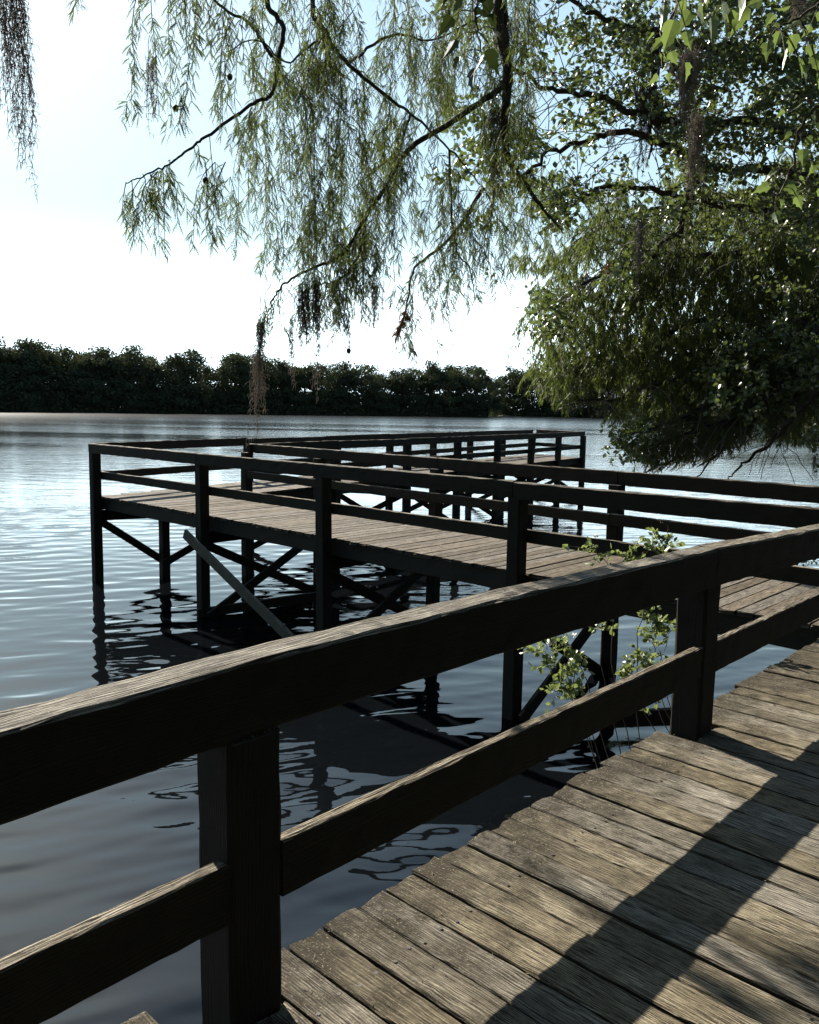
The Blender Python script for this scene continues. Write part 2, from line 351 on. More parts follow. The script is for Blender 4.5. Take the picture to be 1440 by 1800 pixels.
lt = MB(); g = RS(91); N = 230; lu, lv = g.uniform(.9, 6.5, N), 1.85 - np.abs(g.normal(0, .55, N)); k_ = lv > -.4; lu, lv = lu[k_], lv[k_]; N = len(lu)
an = g.uniform(0, 6.28, N); sz = g.uniform(.0015, .0042, N); d_ = np.cos(an)[:, None] * UX + np.sin(an)[:, None] * VX; e_ = -np.sin(an)[:, None] * UX + np.cos(an)[:, None] * VX
c_ = lu[:, None] * UX + lv[:, None] * VX + np.array([0, 0, DECK + .004]); el_ = g.uniform(1, 3.5, (N, 1)); up_ = np.array([0, 0, 1.]) * g.uniform(.0, .004, (N, 1))
V_ = np.stack([c_ - d_ * sz[:, None] * el_, c_ + e_ * sz[:, None] * .6 + up_, c_ + d_ * sz[:, None] * el_ + up_ * 1.5, c_ - e_ * sz[:, None] * .6 + up_], 1)
lt.add(V_.reshape(-1, 3), np.arange(4 * N).reshape(N, 4), 0, att=np.repeat(g.rand(N), 4))
tag(lt.build('leaf_litter', M['litter']), 'tiny dry needles and leaf crumbs scattered on the deck boards', 'leaf litter', kind='stuff')

# ------------------------------------------------------------------ fishing pier
pr = empty('fishing_pier', W(8, 8, 0)); tag(pr, 'long dark wooden fishing pier on piles reaching out and bending right over the lake', 'pier')
def far_u(v): return 8.62 + (9.14 - 8.62) * (v - 1.9) / (13.12 - 1.9)
C0 = np.array([6.85, 14.3]); I0 = np.array([9.14, 13.12])
def uvof(x, y): p = np.array([x, y, 0.]); return np.array([p @ UX, p @ VX])
C1 = uvof(4.95, 32.5); I1 = uvof(6.28, 30.5)
mb = MB(); v = 1.93                                           # main run: planks across
while v < 15.0:
    w_ = .14 + rb.uniform(-.005, .005); vc = v + w_ / 2
    ua = 6.90 + rb.uniform(-.02, .02); ub = far_u(vc) + .1 + rb.uniform(-.02, .02)
    if vc > 13.12: # beyond the inner corner the deck runs on to the far edge of the arm
        ub = 9.3
    def faredge(uu): return C0[1] + (C1[1] - C0[1]) * (uu - C0[0]) / (C1[0] - C0[0]) + .08
    if vc > faredge(6.9): 
        ua = C0[0] + (vc - C0[1] - .08) * (C1[0] - C0[0]) / (C1[1] - C0[1])
    if ub - ua > .15:
        zz = -.019 + rb.uniform(-.003, .003)
        board(mb, W(ua, vc, zz), W(ub, vc, zz), w_, .038, seg=.3, ch=.004, rough=.002, ragged=.01)
    v += w_ + rb.uniform(.008, .016)
mb.build('deck', M['pier_deck'], pr)
mb = MB(); d1 = unit(C1 - C0); d2 = unit(I1 - I0); Lf = np.linalg.norm(C1 - C0); Ln = np.linalg.norm(I1 - I0)
n = int(Ln / .152)
for i in range(n):
    s = (i + .5) / n; s2 = s
    p = I0 + d2 * s * Ln; q = C0 + (C1 - C0) * (.115 + s * .885)
    dd = unit(q - p); p = p - dd * .1; q = q + dd * (.08 + rb.uniform(-.02, .02))
    board(mb, W(*p, -.016), W(*q, -.016), .14, .038, seg=.4, ch=.004, rough=.002, ragged=.01)
mb.build('deck', M['pier_deck'], pr)

def pier_part(name, p0, p1, w_, h_, mat='pile', up=(0, 0, 1), seg=.3, **k):
    mb = MB(); board(mb, p0, p1, w_, h_, up=up, seg=seg, **k); return mb.build(name, M[mat], pr)
def pile(u_, v_, top, ax=UX, w_=.15):
    lean = rb.uniform(-.03, .03, 2)
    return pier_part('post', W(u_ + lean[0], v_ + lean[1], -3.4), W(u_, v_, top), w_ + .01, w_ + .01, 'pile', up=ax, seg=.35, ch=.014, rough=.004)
nv = [1.9, 4.93, 7.97, 10.8]
for v in nv[1:]: pile(6.80, v, .80)
for v in nv: pile(far_u(v) + .12, v + .05, .80)
pile(6.80, 14.3, .80)
pile(7.95, 13.95, -.1); 
# rails of the main run
def rails(a, b, z=0., ragged=.0, mid=.45, thick=.14, off=(0, 0)):
    L = np.linalg.norm(np.array(b) - np.array(a)); bo = rb.uniform(-.012, .012)
    a2 = np.array(a) + off; b2 = np.array(b) + off
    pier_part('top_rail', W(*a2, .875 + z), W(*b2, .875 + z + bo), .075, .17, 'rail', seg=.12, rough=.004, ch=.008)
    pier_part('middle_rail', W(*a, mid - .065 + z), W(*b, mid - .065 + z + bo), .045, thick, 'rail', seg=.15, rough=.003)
nn = [1.66, 4.93, 7.97, 10.8, 14.36]
for i in range(4): rails((6.915, nn[i] + .004), (6.915, nn[i + 1] - .004), off=(-.17, 0))
ff = [1.9, 4.98, 8.02, 10.85, 13.05]
for i in range(4): rails((far_u(ff[i]) - .0, ff[i] + .004), (far_u(ff[i + 1]), ff[i + 1] - .004), off=(.17, 0))
# arm
tn = [0.02, 2.85, 5.8, 8.4, 10.9, 13.4, 15.7, 18.1]; tf = [3.9, 6.7, 9.5, 11.9, 14.3, 16.8]
n2 = np.array([d2[1], -d2[0]]); n1 = np.array([-d1[1], d1[0]])
armn = [I0 + d2 * (t_ * Ln / 18.1) for t_ in tn]; armf = [C0] + [C0 + d1 * (t_ * Lf / 19.5) for t_ in tf] + [C1]
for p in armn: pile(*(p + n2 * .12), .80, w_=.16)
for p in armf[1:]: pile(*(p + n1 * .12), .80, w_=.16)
for A, o_ in ((armn, n2 * .16), (armf, n1 * .16)):
    for i in range(len(A) - 1): 
        dd = unit(A[i + 1] - A[i]) * .004
        rails(A[i] + dd, A[i + 1] - dd, off=o_)
rails(I1 + unit(C1 - I1) * .05, C1 - unit(C1 - I1) * .05)
mid_end = (I1 + C1) / 2 + unit(I1 - C1 + np.array([1, 0])) * 0
# stringers and bents
pier_part('stringer', W(6.955, 1.9, -.145), W(6.955, 14.4, -.145), .05, .20, 'brace', rough=.005)
pier_part('stringer', W(7.8, 1.9, -.145), W(7.9, 14.0, -.145), .05, .20)
pier_part('stringer', W(far_u(1.9) + .02, 1.9, -.145), W(far_u(13.1) + .02, 13.1, -.145), .05, .20)
pier_part('stringer', W(*I0, -.145), W(*I1, -.145), .05, .20); pier_part('stringer', W(*C0, -.145), W(*C1, -.145), .05, .20)
pier_part('stringer', W(*I1, -.15), W(*C1, -.15), .05, .22)
def bent(a, b, z0=-.36, low=-1.55, one=0):
    a = np.array(a); b = np.array(b); d = unit(b - a); nn_ = np.array([-d[1], d[0]])
    pier_part('cross_beam', W(*(a + nn_ * .11), z0), W(*(b + nn_ * .11), z0), .05, .2)
    if one != 2: pier_part('brace', W(*(a + nn_ * .13), z0 - .05), W(*(b + nn_ * .13), low), .05, .14)
    if one != 1: pier_part('brace', W(*(a - nn_ * .13), low), W(*(b - nn_ * .13), z0 - .05), .05, .14)
for v in nv: bent((6.8, v), (far_u(v) + .12, v + .05))
bent((6.8, 14.3), (7.95, 13.95), low=-1.3, one=1); bent((7.95, 13.95), (9.2, 13.1), low=-1.3, one=2)
for i in range(1, 8): bent(armn[i] + n2 * .12, (armf[i] if i < 7 else C1) + n1 * .12)
# the long bleached diagonal and the low board between the outer bents, as in the photo
pier_part('brace', W(6.69, 11.12, -.30), W(6.69, 8.05, -1.62), .05, .155, 'brace_pale')
pier_part('brace', W(6.69, 10.8, -1.50), W(8.6, 10.1, -1.40), .05, .15, 'brace')
pier_part('brace', W(6.9, 8.1, -1.3), W(6.9, 5.0, -.4), .05, .15)
pier_part('brace', W(6.6, 2.4, -.75), W(5.6, 3.6, -.9), .05, .14)
for v in (11.2,): pass

# ------------------------------------------------------------------ foliage templates (numpy)
def rot_to(dirs, rng):
    """random orthonormal frames whose first axis is dirs"""
    d = unit(dirs); r_ = rng.normal(size=d.shape); b = unit(np.cross(d, r_)); c = np.cross(d, b)
    return d, b, c
def blades(mb, base, direc, length, width, mat, rng, droop=.35, tone=0., needles=0):
    """narrow leaves/branchlets. base (N,3), direc (N,3)"""
    N = len(base); length = np.broadcast_to(length, (N,))[:, None]; width = np.broadcast_to(width, (N,))[:, None]
    d, b, c = rot_to(direc, rng); dn = np.array([0, 0, -1.])
    mid = base + d * length * .5 + dn * length * droop * .18; tip = base + d * length * .92 + dn * length * droop * .75
    att = np.repeat(np.broadcast_to(tone, (N,)), 1)
    if not needles:
        V = np.stack([base, mid + b * width, tip, mid - b * width], 1)
        mb.add(V.reshape(-1, 3), np.arange(4 * N).reshape(N, 4), mat, att=np.repeat(att, 4))
    else:
        # feather: needle pairs along the rachis
        T = np.linspace(.06, .86, needles); vs = []
        for s in T:
            pc = base * (1 - s) ** 2 + 2 * s * (1 - s) * mid + tip * s * s
            nd = unit(tip - base) * .55
            wl = width * 1.15 * (math.sin(math.pi * (s * .85 + .12)) * .85 + .12)
            e = d * (length * .80 / needles)
            for sg in (1, -1):
                q = pc + (b * sg + nd) * wl + c * wl * rng.uniform(-.35, .35, (N, 1))
                vs.append(np.stack([pc - e * .7, pc + e * .7, q], 1))
        cw = width * .24; V = np.stack([base, mid + b * cw, tip, mid - b * cw], 1)
        mb.add(V.reshape(-1, 3), np.arange(4 * N).reshape(N, 4), mat, att=np.repeat(att, 4))
        V = np.concatenate(vs, 0); K = len(V)
        mb.add(V.reshape(-1, 3), np.arange(3 * K).reshape(K, 3), mat, att=np.repeat(np.tile(att, len(vs)), 3))
def leaves(mb, base, direc, size, mat, rng, tone=0., fat=.42):
    """broad pointed leaves folded along the midrib, 6 vertices"""
    N = len(base); size = np.broadcast_to(size, (N,))[:, None]
    d, b, c = rot_to(direc, rng); fold = c * size * rng.uniform(.02, .2, (N, 1)); curl = c * size * rng.uniform(-.25, .25, (N, 1))
    p0 = base; m1 = base + d * size * .33; m2 = base + d * size * .68 + curl * .5; tip = base + d * size + curl
    V = np.stack([p0, m1 + b * size * fat + fold, m2 + b * size * fat * .8 + fold, tip, m2 - b * size * fat * .8 + fold, m1 - b * size * fat + fold, m1, m2], 1)
    i = np.arange(N)[:, None] * 8
    q = np.concatenate([i + np.array([[0, 6, 1, 1]]), ], 0)
    f3 = np.concatenate([i + np.array([[0, 6, 1]]), i + np.array([[0, 5, 6]]), i + np.array([[2, 7, 3]]), i + np.array([[7, 4, 3]])], 0)
    f4 = np.concatenate([i + np.array([[6, 7, 2, 1]]), i + np.array([[5, 4, 7, 6]])], 0)
    att = np.repeat(np.broadcast_to(tone, (N,)), 8)
    mb.add(V.reshape(-1, 3), f3, mat, att=att); mb.n -= len(V) * 8; mb.v.pop(); mb.att.pop()
    mb.add(V.reshape(-1, 3), f4, mat, att=att)
def thin(mb, A, B, r_, mat):
    """many straight twig pieces at once: triangular prisms from A to B"""
    A = np.asarray(A); B = np.asarray(B); N = len(A); r_ = np.broadcast_to(r_, (N,))[:, None]
    d = unit(B - A); b = unit(np.cross(d, [.3, .5, .81])); c = np.cross(d, b); vs = []
    for p in (A, B):
        k = 1. if p is A else .7
        for an in (0, 2.094, 4.189): vs.append(p + k * r_ * (b * math.cos(an) + c * math.sin(an)))
    V = np.stack(vs, 1); i = np.arange(N)[:, None] * 6
    f = np.concatenate([i + np.array([[0, 1, 4, 3]]), i + np.array([[1, 2, 5, 4]]), i + np.array([[2, 0, 3, 5]])], 0)
    mb.add(V.reshape(-1, 3), f, mat)

def hanging_string(fol, tw, start, length, rng, out=None, det=9, dens=1., blen=.058, mat=0, r0=.0028, side=.10):
    """a pendulous cypress twig with side shoots, each clothed in feathery branchlets"""
    n = max(5, int(length / .07)); t_ = np.linspace(0, 1, n)
    out = rng.normal(0, .5, 3) * [1, 1, 0] if out is None else np.asarray(out, float)
    path = start + out[None] * (length * .32) * (1 - np.exp(-3 * t_))[:, None] + np.array([0, 0, -1.]) * (length * (t_ ** 1.15))[:, None]
    path = path + np.cumsum(rng.normal(0, .006, path.shape), 0) * [1, 1, .2]
    tube(tw, path, np.linspace(r0, .0010, n), 4, 0)
    # branchlets on the string itself
    def clothe(pts, per, bl):
        segd = np.diff(pts, axis=0); m_ = len(segd); k = per
        ii = np.repeat(np.arange(m_), k); ff_ = rng.rand(len(ii))
        base = pts[ii] + segd[ii] * ff_[:, None]; ax = unit(segd[ii])
        rr = unit(np.cross(ax, rng.normal(size=ax.shape)))
        dr = unit(ax * rng.uniform(.35, 1.1, (len(ii), 1)) + rr * .8)
        blades(fol, base, dr, bl * rng.uniform(.55, 1.15, len(ii)), bl * .088, mat, rng, droop=.7, tone=rng.beta(1.3, 2.6, len(ii)), needles=det)
    clothe(path[1:], max(1, int(4.0 * dens)), blen)
    ns = max(2, int(length / .085 * dens))
    for j in range(ns):
        q = rng.uniform(.05, 1.0); i = min(n - 2, int(q * (n - 1))); p = path[i]; L2 = rng.uniform(.6, 1.3) * side * (1.25 - .6 * q) * 1.6
        az = rng.uniform(0, 6.28); dd = np.array([math.cos(az), math.sin(az), -.4]); k = 5; s = np.linspace(0, 1, k)[:, None]
        sp = p + dd * L2 * .55 * (1 - np.exp(-2.2 * s)) + np.array([0, 0, -1]) * L2 * s ** 1.5
        thin(tw, sp[:-1], sp[1:], .0011, 0); clothe(sp, max(2, int(L2 / 4 / .0085 * 1.02)), blen)
    return path

def moss_clump(name_label, tops, length, rng, n=16, spread=.03, mat='moss', fork=5, group='strands of Spanish moss hanging from the branches', r_=.0016):
    """Spanish moss: many kinked hair-thin strands that hang and fork"""
    mb = MB(); A = []; B = []
    for i in range(n):
        L = length * rng.uniform(.35, 1.) ; k = max(6, int(L / .022)); s = np.linspace(0, 1, k)[:, None]
        base = tops + rng.normal(0, spread, 3) * [1, 1, .5]
        pth = base + np.array([0, 0, -1]) * L * s + np.cumsum(rng.normal(0, .0045, (k, 3)), 0) + (tops - base) * [1, 1, 0] * s * .5
        A.append(pth[:-1]); B.append(pth[1:])
        m_ = int(k * fork / 3); ii = rng.randint(1, k - 1, m_); d_ = rng.normal(0, 1, (m_, 3)); d_[:, 2] = -np.abs(d_[:, 2]) * 1.2
        e = pth[ii] + unit(d_) * rng.uniform(.008, .03, (m_, 1)); A.append(pth[ii]); B.append(e)
        A.append(e); B.append(e + np.array([0, 0, -1]) * rng.uniform(.006, .02, (m_, 1)) + rng.normal(0, .004, (m_, 3)))
    thin(mb, np.concatenate(A), np.concatenate(B), r_, 0)
    o = mb.build('spanish_moss', M[mat], origin=tops); tag(o, name_label, 'moss', group); return o

# ------------------------------------------------------------------ near cypress (crown hangs over the boardwalk and the lake)
rc = RS(21)
cy = empty('bald_cypress', (4.9, .6, 0)); tag(cy, 'bald cypress whose feathery pale branches hang across the upper left and middle sky', 'tree')
tb = MB()
trunk = smooth_path([(4.9, .6, -.5), (4.85, .65, .4), (4.8, .7, 2.5), (4.7, .8, 6), (4.5, 1, 10), (4.5, 1.1, 14)], 8)
tube(tb, trunk, np.interp(np.linspace(0, 1, len(trunk)), [0, .06, .2, 1], [.75, .5, .36, .16]), 14)
tb.build('trunk', M['bark'], cy)
lim = [
 ([(4.7, .8, 6.5), (3.4, 2.2, 7.0), P(760, -300, 4.3), P(560, -150, 4.2), P(470, -10, 4.2), P(498, 45, 4.2), P(490, 100, 4.2), P(478, 165, 4.2), P(440, 184, 4.15), P(370, 235, 4.1), P(330, 264, 4.05), P(290, 292, 4.0), P(250, 308, 4.0), P(222, 322, 4.0)], .020, .0025),
 ([(4.65, .9, 7.5), P(800, -500, 4.8), P(600, -160, 4.8), P(550, 0, 4.8), P(575, 60, 4.8), P(612, 112, 4.8), P(680, 170, 4.9), P(722, 200, 5), P(790, 262, 5.1), P(850, 330, 5.2)], .022, .004),
 ([(4.6, 1, 6.8), P(1100, -250, 5), P(900, -60, 5.2), P(890, 130, 5.3), P(830, 190, 5.2), P(720, 262, 5.1), P(680, 325, 5.1), P(640, 385, 5.0), P(615, 432, 5.0), P(590, 455, 5.), P(550, 470, 4.95), P(500, 500, 4.9), P(480, 527, 4.9), P(465, 562, 4.9)], .026, .003),
 ([(4.6, 1, 6), P(1000, -150, 5.2), P(880, -10, 5.2), P(893, 120, 5.2), P(888, 260, 5.3), P(935, 340, 5.5), P(990, 410, 5.7)], .06, .006),
 ([(4.7, 1, 7), P(700, -500, 3.9), P(430, -200, 3.8), P(250, -120, 3.7), P(60, -130, 3.5), P(-60, -120, 3.4)], .04, .008),
 ([P(478, 100, 4.2), P(440, 40, 4.1), P(400, 20, 4.0), P(340, -30, 3.9), P(260, -50, 3.8)], .010, .004),
 ([P(575, 60, 4.8), P(530, 90, 4.7), P(505, 110, 4.6), P(450, 70, 4.5), P(400, 90, 4.4)], .008, .003),
 ([P(722, 200, 5), P(700, 260, 5.1), P(660, 300, 5.2), P(620, 330, 5.2)], .009, .003),
 ([P(640, 385, 5), P(640, 420, 5.1), P(625, 460, 5.1), P(600, 490, 5.1), P(560, 500, 5.1), P(530, 515, 5.1)], .012, .003),
 ([P(850, 330, 5.2), P(790, 420, 5.4), P(730, 470, 5.5), P(715, 540, 5.5), P(695, 590, 5.5)], .014, .004),
 ([P(790, 262, 5.1), P(800, 430, 5.3), P(825, 470, 5.3), P(834, 525, 5.3)], .008, .003),
 ([P(612, 112, 4.8), P(690, 60, 5.2), P(760, 70, 5.6), P(860, 20, 6)], .010, .005),
]
for k, (pts, ra, rb_) in enumerate(lim):
    p = smooth_path(pts, 7, .0035, rc); tb = MB(); tube(tb, p, np.linspace(ra, rb_, len(p)) , 7 if ra > .02 else 5); tb.build('branch', M['bark'], cy)
fol = MB(); tw = MB()
def px_string(x, y, d, y_end, det=9, **k):
    L = (y_end - y) / F * d; s = P(x, y, d)
    if L > .08: hanging_string(fol, tw, s, L, rc, det=det, **k)
# (a) tufts of the drooping left tip
for (x, y, ye) in ((222, 320, 395), (232, 316, 410), (246, 312, 400), (262, 306, 450), (275, 300, 440), (288, 296, 445), (296, 292, 400), (268, 304, 425), (282, 300, 415), (318, 272, 300), (372, 236, 262),
                   (372, 240, 420), (362, 285, 425), (378, 285, 440), (398, 285, 430), (405, 310, 400), (345, 250, 285), (300, 280, 335), (410, 200, 235), (440, 186, 215), (252, 306, 350), (480, 100, 130)):
    px_string(x, y, rc.uniform(3.95, 4.15), ye, side=.07, dens=1.15)
# (b) strings at the top left
for (x, y, ye) in ((252, -90, 190), (262, -60, 205), (300, -80, 195), (310, -60, 235), (334, -60, 105), (362, -50, 145),
                   (402, -10, 190), (412, 30, 200), (430, 20, 110), (392, -40, 80), (450, -60, 60), (106, -90, 12)):
    px_string(x, y, rc.uniform(3.75, 4.05), ye, side=.085, dens=1.1)
for (x, y, ye) in ((470, 545, 585), (459, 520, 600), (462, 555, 590), (505, 505, 590), (515, 500, 600), (540, 470, 520), (553, 468, 512), (560, 500, 620), (612, 470, 612), (662, 430, 520), (668, 440, 510), (480, 500, 560), (590, 450, 560), (640, 400, 540), (262, 60, 130)):
    px_string(x, y, 4.92, ye, side=.04, dens=.6)
# (c) the wide curtain
def yend(x): return np.interp(x, [430, 455, 480, 520, 560, 600, 640, 690, 740, 790, 830, 880, 920, 960], [340, 470, 545, 560, 530, 560, 540, 590, 610, 560, 500, 520, 470, 430])
def vnoise1(x, y, s, seed):
    g = RS(seed).rand(64, 64); i, j = int(x // s), int(y // s); a, b = x / s - i, y / s - j; a = a * a * (3 - 2 * a); b = b * b * (3 - 2 * b)
    return g[i % 64, j % 64] * (1 - a) * (1 - b) + g[(i + 1) % 64, j % 64] * a * (1 - b) + g[i % 64, (j + 1) % 64] * (1 - a) * b + g[(i + 1) % 64, (j + 1) % 64] * a * b
for i in range(420):
    x = rc.uniform(436, 935)
    if x < 560 and rc.rand() < .25: continue
    ye = yend(x) - abs(rc.normal(0, 75)); y = rc.uniform(-90, 430) 
    if x > 600 and rc.rand() < .3: ye = rc.uniform(100, 420)
    L = rc.uniform(90, 330); ye = min(ye, y + L)
    if ye - y < 50 or vnoise1(x, y + 200, 46, 12) < .55: continue
    # leave the sky windows of the photo mostly open
    if 640 < x < 720 and -50 < y < 60 and rc.rand() < .6: continue
    far_ = (x > 690 and rc.rand() < .3)
    px_string(x, y, rc.uniform(8.3, 9.6) if far_ else rc.uniform(4.4, 5.3 if x < 650 else 6.), ye, det=7, dens=.95, side=.10)
# (d) along the named branches
for (pts, ra, rb_) in lim[1:4] + lim[6:12]:
    p = smooth_path(pts, 7)
    for q in p:
        w_ = q - EYE; dz = w_ @ _f
        if dz < 1: continue
        x = 720 + F * (w_ @ _r) / dz; y = 900 - F * (w_ @ _u) / dz
        if -40 < y < 620 and 380 < x < 1000 and rc.rand() < .42:
            px_string(x, y, dz, min(y + rc.uniform(45, 170), yend(x) + 20), det=7, side=.09)
for k in range(9):                                     # unseen limbs and crown added behind and above the camera to block sky light
    a_ = 6.28 * k / 9 + .3; q0 = np.array([4.7, .8, 6 + .7 * k]); L = rc.uniform(3.5, 6)
    e = q0 + np.array([math.cos(a_) * L, -abs(math.sin(a_)) * L - .5, 1.2]); lp = smooth_path([q0, (q0 + e) / 2 + [0, 0, .5], e], 6, .03, rc); tb = MB(); tube(tb, lp, np.linspace(.11, .02, len(lp)), 6); tb.build('branch', M['bark'], cy)
N = 11000; c_ = np.stack([rc.uniform(-6, 11, N), rc.uniform(-8, 6.5, N), rc.uniform(6.2, 12, N)], -1); c_ = c_[(((c_ - [2.6, -1., 9]) / [8.4, 7.2, 2.9]) ** 2).sum(1) < 1]  # added foliage volume out of view, cuts the sky fill on the deck
az_ = rc.uniform(0, 6.28, len(c_)); ii = np.repeat(np.arange(len(c_)), 16)
blades(fol, c_[ii] + rc.normal(0, .12, (len(ii), 3)), rc.normal(size=(len(ii), 3)) + [0, 0, -.8], .17, .026, 0, rc, tone=.3)
fol.build('foliage', M['needle'], cy); tw.build('twigs', M['twig'], cy)
print('near cypress', fol.n)

# ------------------------------------------------------------------ right cypress: dense dark crown drooping to the water behind the pier
rr = RS(31)
c2 = empty('bald_cypress', (13.5, 12.5, 0)); tag(c2, 'dense dark cypress on the right with boughs drooping low behind the pier railing', 'tree')
tb = MB(); trunk = smooth_path([(13.5, 12.5, -.8), (13.5, 12.5, .3), (13.3, 12.6, 3), (13.2, 12.8, 8), (13, 13, 14)], 8)
tube(tb, trunk, np.interp(np.linspace(0, 1, len(trunk)), [0, .08, .25, 1], [1., .6, .42, .16]), 14); tb.build('trunk', M['bark'], c2)
boughs = [
 [(13.3, 12.6, 5.5), P(1560, 430, 13), P(1400, 425, 12.5), P(1260, 450, 12), P(1130, 455, 12), P(1020, 505, 12), P(965, 560, 12)],
 [(13.3, 12.6, 5), P(1540, 500, 13.4), P(1380, 520, 13), P(1240, 560, 12.8), P(1120, 600, 12.6), P(1010, 640, 12.5), P(940, 650, 12.5)],
 [(13.3, 12.6, 4.6), P(1540, 540, 13), P(1370, 590, 12.4), P(1220, 650, 12), P(1080, 700, 12), P(1000, 700, 12)],
 [(13.3, 12.6, 4.2), P(1520, 560, 13), P(1390, 630, 12.6), P(1280, 740, 12.2), P(1200, 800, 12), P(1130, 832, 12)],
 [(13.3, 12.6, 4.0), P(1530, 590, 12.6), P(1420, 660, 12.4), P(1330, 740, 12.3), P(1270, 790, 12.2), P(1225, 838, 12.1)],
 [(13.3, 12.6, 4.0), P(1540, 600, 13.2), P(1440, 680, 13.1), P(1370, 760, 13), P(1310, 810, 13), P(1275, 845, 13)],
 [(13.3, 12.6, 4.4), P(1530, 540, 12), P(1400, 600, 11.8), P(1290, 690, 11.7), P(1180, 740, 11.6), P(1110, 762, 11.6)],
 [(13.3, 12.6, 6.5), P(1560, 330, 13.5), P(1400, 330, 13.5), P(1250, 350, 13.5), P(1100, 380, 13.2), P(990, 440, 13)],
 [(13.3, 12.6, 4.0), P(1540, 560, 12), P(1440, 620, 11.6), P(1350, 700, 11.5), P(1300, 730, 11.5), P(1200, 762, 11.5), P(1130, 800, 11.5)],
]
bpts = []
for k, b in enumerate(boughs):
    p = smooth_path(b, 8, .02, rr); bpts.append(p[6:]); tb = MB(); tube(tb, p, np.linspace(.085, .008, len(p)), 6); tb.build('branch', M['bark'], c2)
tw = MB(); fol = MB()
bp_all = np.concatenate(bpts)
# side twigs off the boughs (visible bare, in paler bark)
A = []; B = []
for p in bpts:
    for i in range(0, len(p) - 1):
        for s_ in range(3):
            L = rr.uniform(.5, 1.6); d = unit(p[i + 1] - p[i]) * .7 + rr.normal(0, .55, 3) * [1, 1, .6] + np.array([-.2, 0, -.25]); d = unit(d)
            q = p[i]; st = L / 6
            for j in range(6):
                e = q + d * st; A.append(q); B.append(e); d = unit(d + np.array([0, 0, -.14]) + rr.normal(0, .09, 3)); q = e
tips = np.array(B); A = np.array(A); AB = (A, np.array(B))
poly = np.array([(885, 300), (1000, 270), (1440, 260), (1520, 300), (1520, 765), (1400, 755), (1330, 725), (1250, 770), (1130, 790), (1110, 725), (1040, 690), (985, 675), (930, 640), (945, 590), (985, 555), (965, 480), (920, 430), (880, 380)], float)
def inside(x, y, poly):
    c = np.zeros(len(x), bool); j = len(poly) - 1
    for i in range(len(poly)):
        xi, yi = poly[i]; xj, yj = poly[j]
        c ^= ((yi > y) != (yj > y)) & (x < (xj - xi) * (y - yi) / (yj - yi + 1e-9) + xi); j = i
    return c
def vnoise(x, y, s, seed):
    g = RS(seed).rand(64, 64); X_ = x / s; Y_ = y / s; i = np.floor(X_).astype(int); j = np.floor(Y_).astype(int); a = X_ - i; b = Y_ - j
    a = a * a * (3 - 2 * a); b = b * b * (3 - 2 * b)
    return (g[i % 64, j % 64] * (1 - a) * (1 - b) + g[(i + 1) % 64, j % 64] * a * (1 - b) + g[i % 64, (j + 1) % 64] * (1 - a) * b + g[(i + 1) % 64, (j + 1) % 64] * a * b)
def PN(x, y, d): x = np.asarray(x)[:, None]; y = np.asarray(y)[:, None]; d = np.asarray(d)[:, None]; return EYE + d * (_f + _r * ((x - 720) / F) - _u * ((y - 900) / F))
N = 12500
w_ = AB[1] - EYE; dz = w_ @ _f; k_ = inside(720 + F * (w_ @ _r) / dz, 900 - F * (w_ @ _u) / dz, poly + np.array([0, 48])); thin(tw, AB[0][k_], AB[1][k_], .0085, 0)
x = rr.uniform(870, 1520, N); y = rr.uniform(250, 835, N); d = 11.3 + np.where(y > 600, 2.6, 4.5) * rr.rand(N)
keep = inside(x + 90 * (vnoise(x, y, 30, 21) - .5), y + 90 * (vnoise(x, y, 34, 22) - .5), poly)
nz = vnoise(x, y, 38, 1) * .6 + vnoise(x, y, 15, 2) * .4
dens = np.interp(x + .25 * (600 - np.abs(y - 560)), [980, 1150, 1300], [.56, .78, 1.1]) * np.interp(y, [300, 420, 560, 640, 720, 835], [.48, .80, 1.12, .74, .48, .34])
keep &= nz < dens * rr.uniform(.55, 1.05, N)
cl = PN(x[keep], y[keep], d[keep])
# half of the sprays grow from the ends of the twigs
tj = tips[rr.randint(0, len(tips), 2300)] + rr.normal(0, .05, (2300, 3)); w_ = tj - EYE; dz = w_ @ _f
tj = tj[inside(720 + F * (w_ @ _r) / dz, 900 - F * (w_ @ _u) / dz, poly + np.array([0, 8]))]; cl = np.concatenate([cl, tj])
print('right sprays', len(cl))
nb = 11
def sprays(fol, tw, cl, rng, L0, nb, bl, bw_, mat, down=.55):
    n = len(cl); az = rng.uniform(0, 6.28, n); d = unit(np.stack([np.cos(az), np.sin(az), -rng.uniform(.3, 1.6, n)], -1)); L = L0 * rng.uniform(.6, 1.4, n)
    e = cl + d * L[:, None] * .55; e2 = e + unit(d + [0, 0, -1.]) * L[:, None] * .45
    thin(tw, cl, e, .0028, 0); thin(tw, e, e2, .0018, 0)
    i = np.repeat(np.arange(n), nb); s = rng.rand(len(i))[:, None]; base = np.where(s < .5, cl[i] + (e[i] - cl[i]) * s * 2, e[i] + (e2[i] - e[i]) * (s * 2 - 1))
    rr_ = rng.normal(size=base.shape) * [1, 1, .5]; dr = unit(d[i] * .5 + rr_ * .6 + np.array([0, 0, -down]))
    tone = np.clip(np.repeat(rng.beta(1.2, 3, n), nb) + rng.uniform(-.1, .25, len(i)), 0, 1)
    blades(fol, base, dr, bl * rng.uniform(.6, 1.3, len(i)), bw_, mat, rng, droop=.6, tone=tone)
cl = cl[cl[:, 2] > 2.55]; sprays(fol, tw, cl, rr, .27, 26, .105, .007, 0)
fol.build('foliage', M['needle_dark'], c2); tw.build('twigs', M['twig_pale'], c2)

